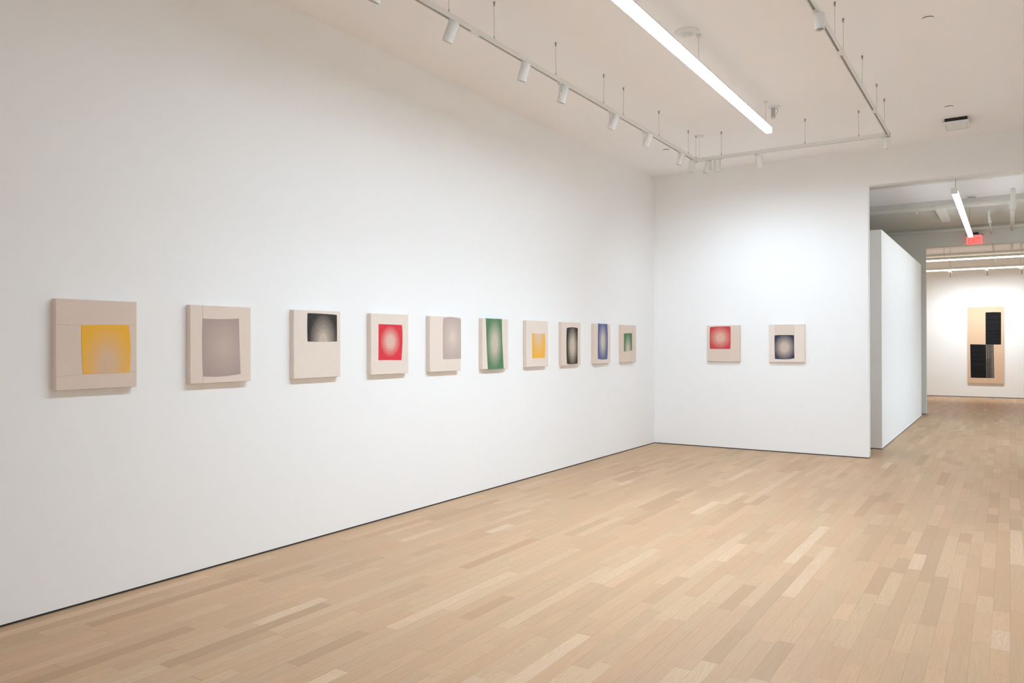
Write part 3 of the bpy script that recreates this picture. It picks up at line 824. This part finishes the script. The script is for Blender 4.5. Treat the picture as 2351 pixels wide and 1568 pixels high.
# exit sign
es = thing('exit_sign', 'glowing red EXIT sign with black bracket on the grey dividing wall', 'exit sign', (-0.594, Y2 - 0.09, 3.56))
obj('glow_panel', box(B(), -0.140, 0.140, -0.006, 0.006, 0.0, 0.185, 0.003, 1), M['exit_glow'], es)
bm = B()
box(bm, -0.152, 0.152, -0.014, 0.014, 0.197, 0.205); box(bm, -0.152, -0.145, -0.014, 0.014, 0.170, 0.197); box(bm, 0.145, 0.152, -0.014, 0.014, 0.170, 0.197)
box(bm, -0.02, 0.075, -0.03, 0.089, 0.205, 0.242, 0.003, 1)
obj('bracket', bm, M['black'], es)
obj('edge_strip', box(B(), -0.143, 0.143, -0.010, 0.010, 0.185, 0.197), M['white_metal'], es)
cu = bpy.data.curves.new('exit_text', 'FONT')
cu.body = 'EXIT'; cu.size = 0.135; cu.align_x = 'CENTER'; cu.extrude = 0.0012
tmp = bpy.data.objects.new('exit_text', cu); COL.objects.link(tmp)
bpy.context.view_layer.update()
me = bpy.data.meshes.new_from_object(tmp.evaluated_get(bpy.context.evaluated_depsgraph_get()))
bpy.data.objects.remove(tmp)
me.materials.clear(); me.materials.append(M['exit_ink'])
for vtx in me.vertices: vtx.co = Vector((vtx.co.x * 0.80, vtx.co.y * 1.22, vtx.co.z))
lt = bpy.data.objects.new('lettering', me); link(lt, es)
lt.rotation_euler = (math.radians(90), 0, 0); lt.location = (0.0, -0.0075, 0.018)

# ------------------------------------------------------------------ far room: two lamp rows, duct, spots
def far_lamp(label, y, z, group='far room lamp rows'):
    t = thing('linear_ceiling_lamp', label, 'lamp', (-0.2, y, z), 0, group)
    obj('diffuser', box(B(), -3.9, 3.9, -0.030, 0.030, 0, 0.030), M['tube_far'], t)
    obj('housing', box(B(), -3.9, 3.9, -0.034, 0.034, 0.030, 0.085, 0.003, 1), M['white_metal'], t)
    for x in (-1.1, 0.45, 2.0):
        bm = B(); tube(bm, (x, 0, 0.085), (x, 0, C2 - z), 0.003, n=8)
        obj('suspension_cable', bm, M['steel'], t)
    return t
far_lamp('long glowing lamp row in the far room, upper one under the fat pipe', 21.1, 3.492)
far_lamp('long glowing lamp row in the far room, lower one above the small spotlights', 23.4, 3.440)
pipe('fat_pipe', 'fat pale pipe above the upper lamp row in the far room', [(R2L + 0.01, 21.25, 3.625), (R2R - 0.01, 21.25, 3.625)], 0.055)
pipe('far_branch_pipe', 'white pipe crossing the far room ceiling, behind the exit sign side', [(-0.30, Y2 + 0.2, 3.74), (-0.29, 24.6, 3.72)], 0.024)
pipe('far_branch_pipe', 'white pipe crossing the far room ceiling, near the right edge of the photo', [(0.062, Y2 + 0.2, 3.812), (0.065, 24.6, 3.78)], 0.030)
t = thing('ceiling_duct', 'short pale boxed duct end just past the dividing wall in the far room', 'duct', (-0.93, Y2 + 0.165, C2))
obj('duct_casing', box(B(), -0.075, 0.075, 0.0, 3.0, -0.12, 0.0, 0.004, 2), M['pipe'], t)
for x, lab in ((-1.338, 'small white spotlight under the lower far lamp row, left of the tall canvas'), (-0.512, 'small white spotlight under the lower far lamp row, above the tall canvas'), (0.233, 'small white spotlight under the lower lamp row at the right edge of the photo')):
    make_spot('small_spotlight', lab, x, 23.4, False, (1, 0, 0), (0, 0.30, -0.95), False, 3.426, group='far room spotlights', beam=(100, (0.82, 0.90, 0.97), (x, YF, 1.1)))
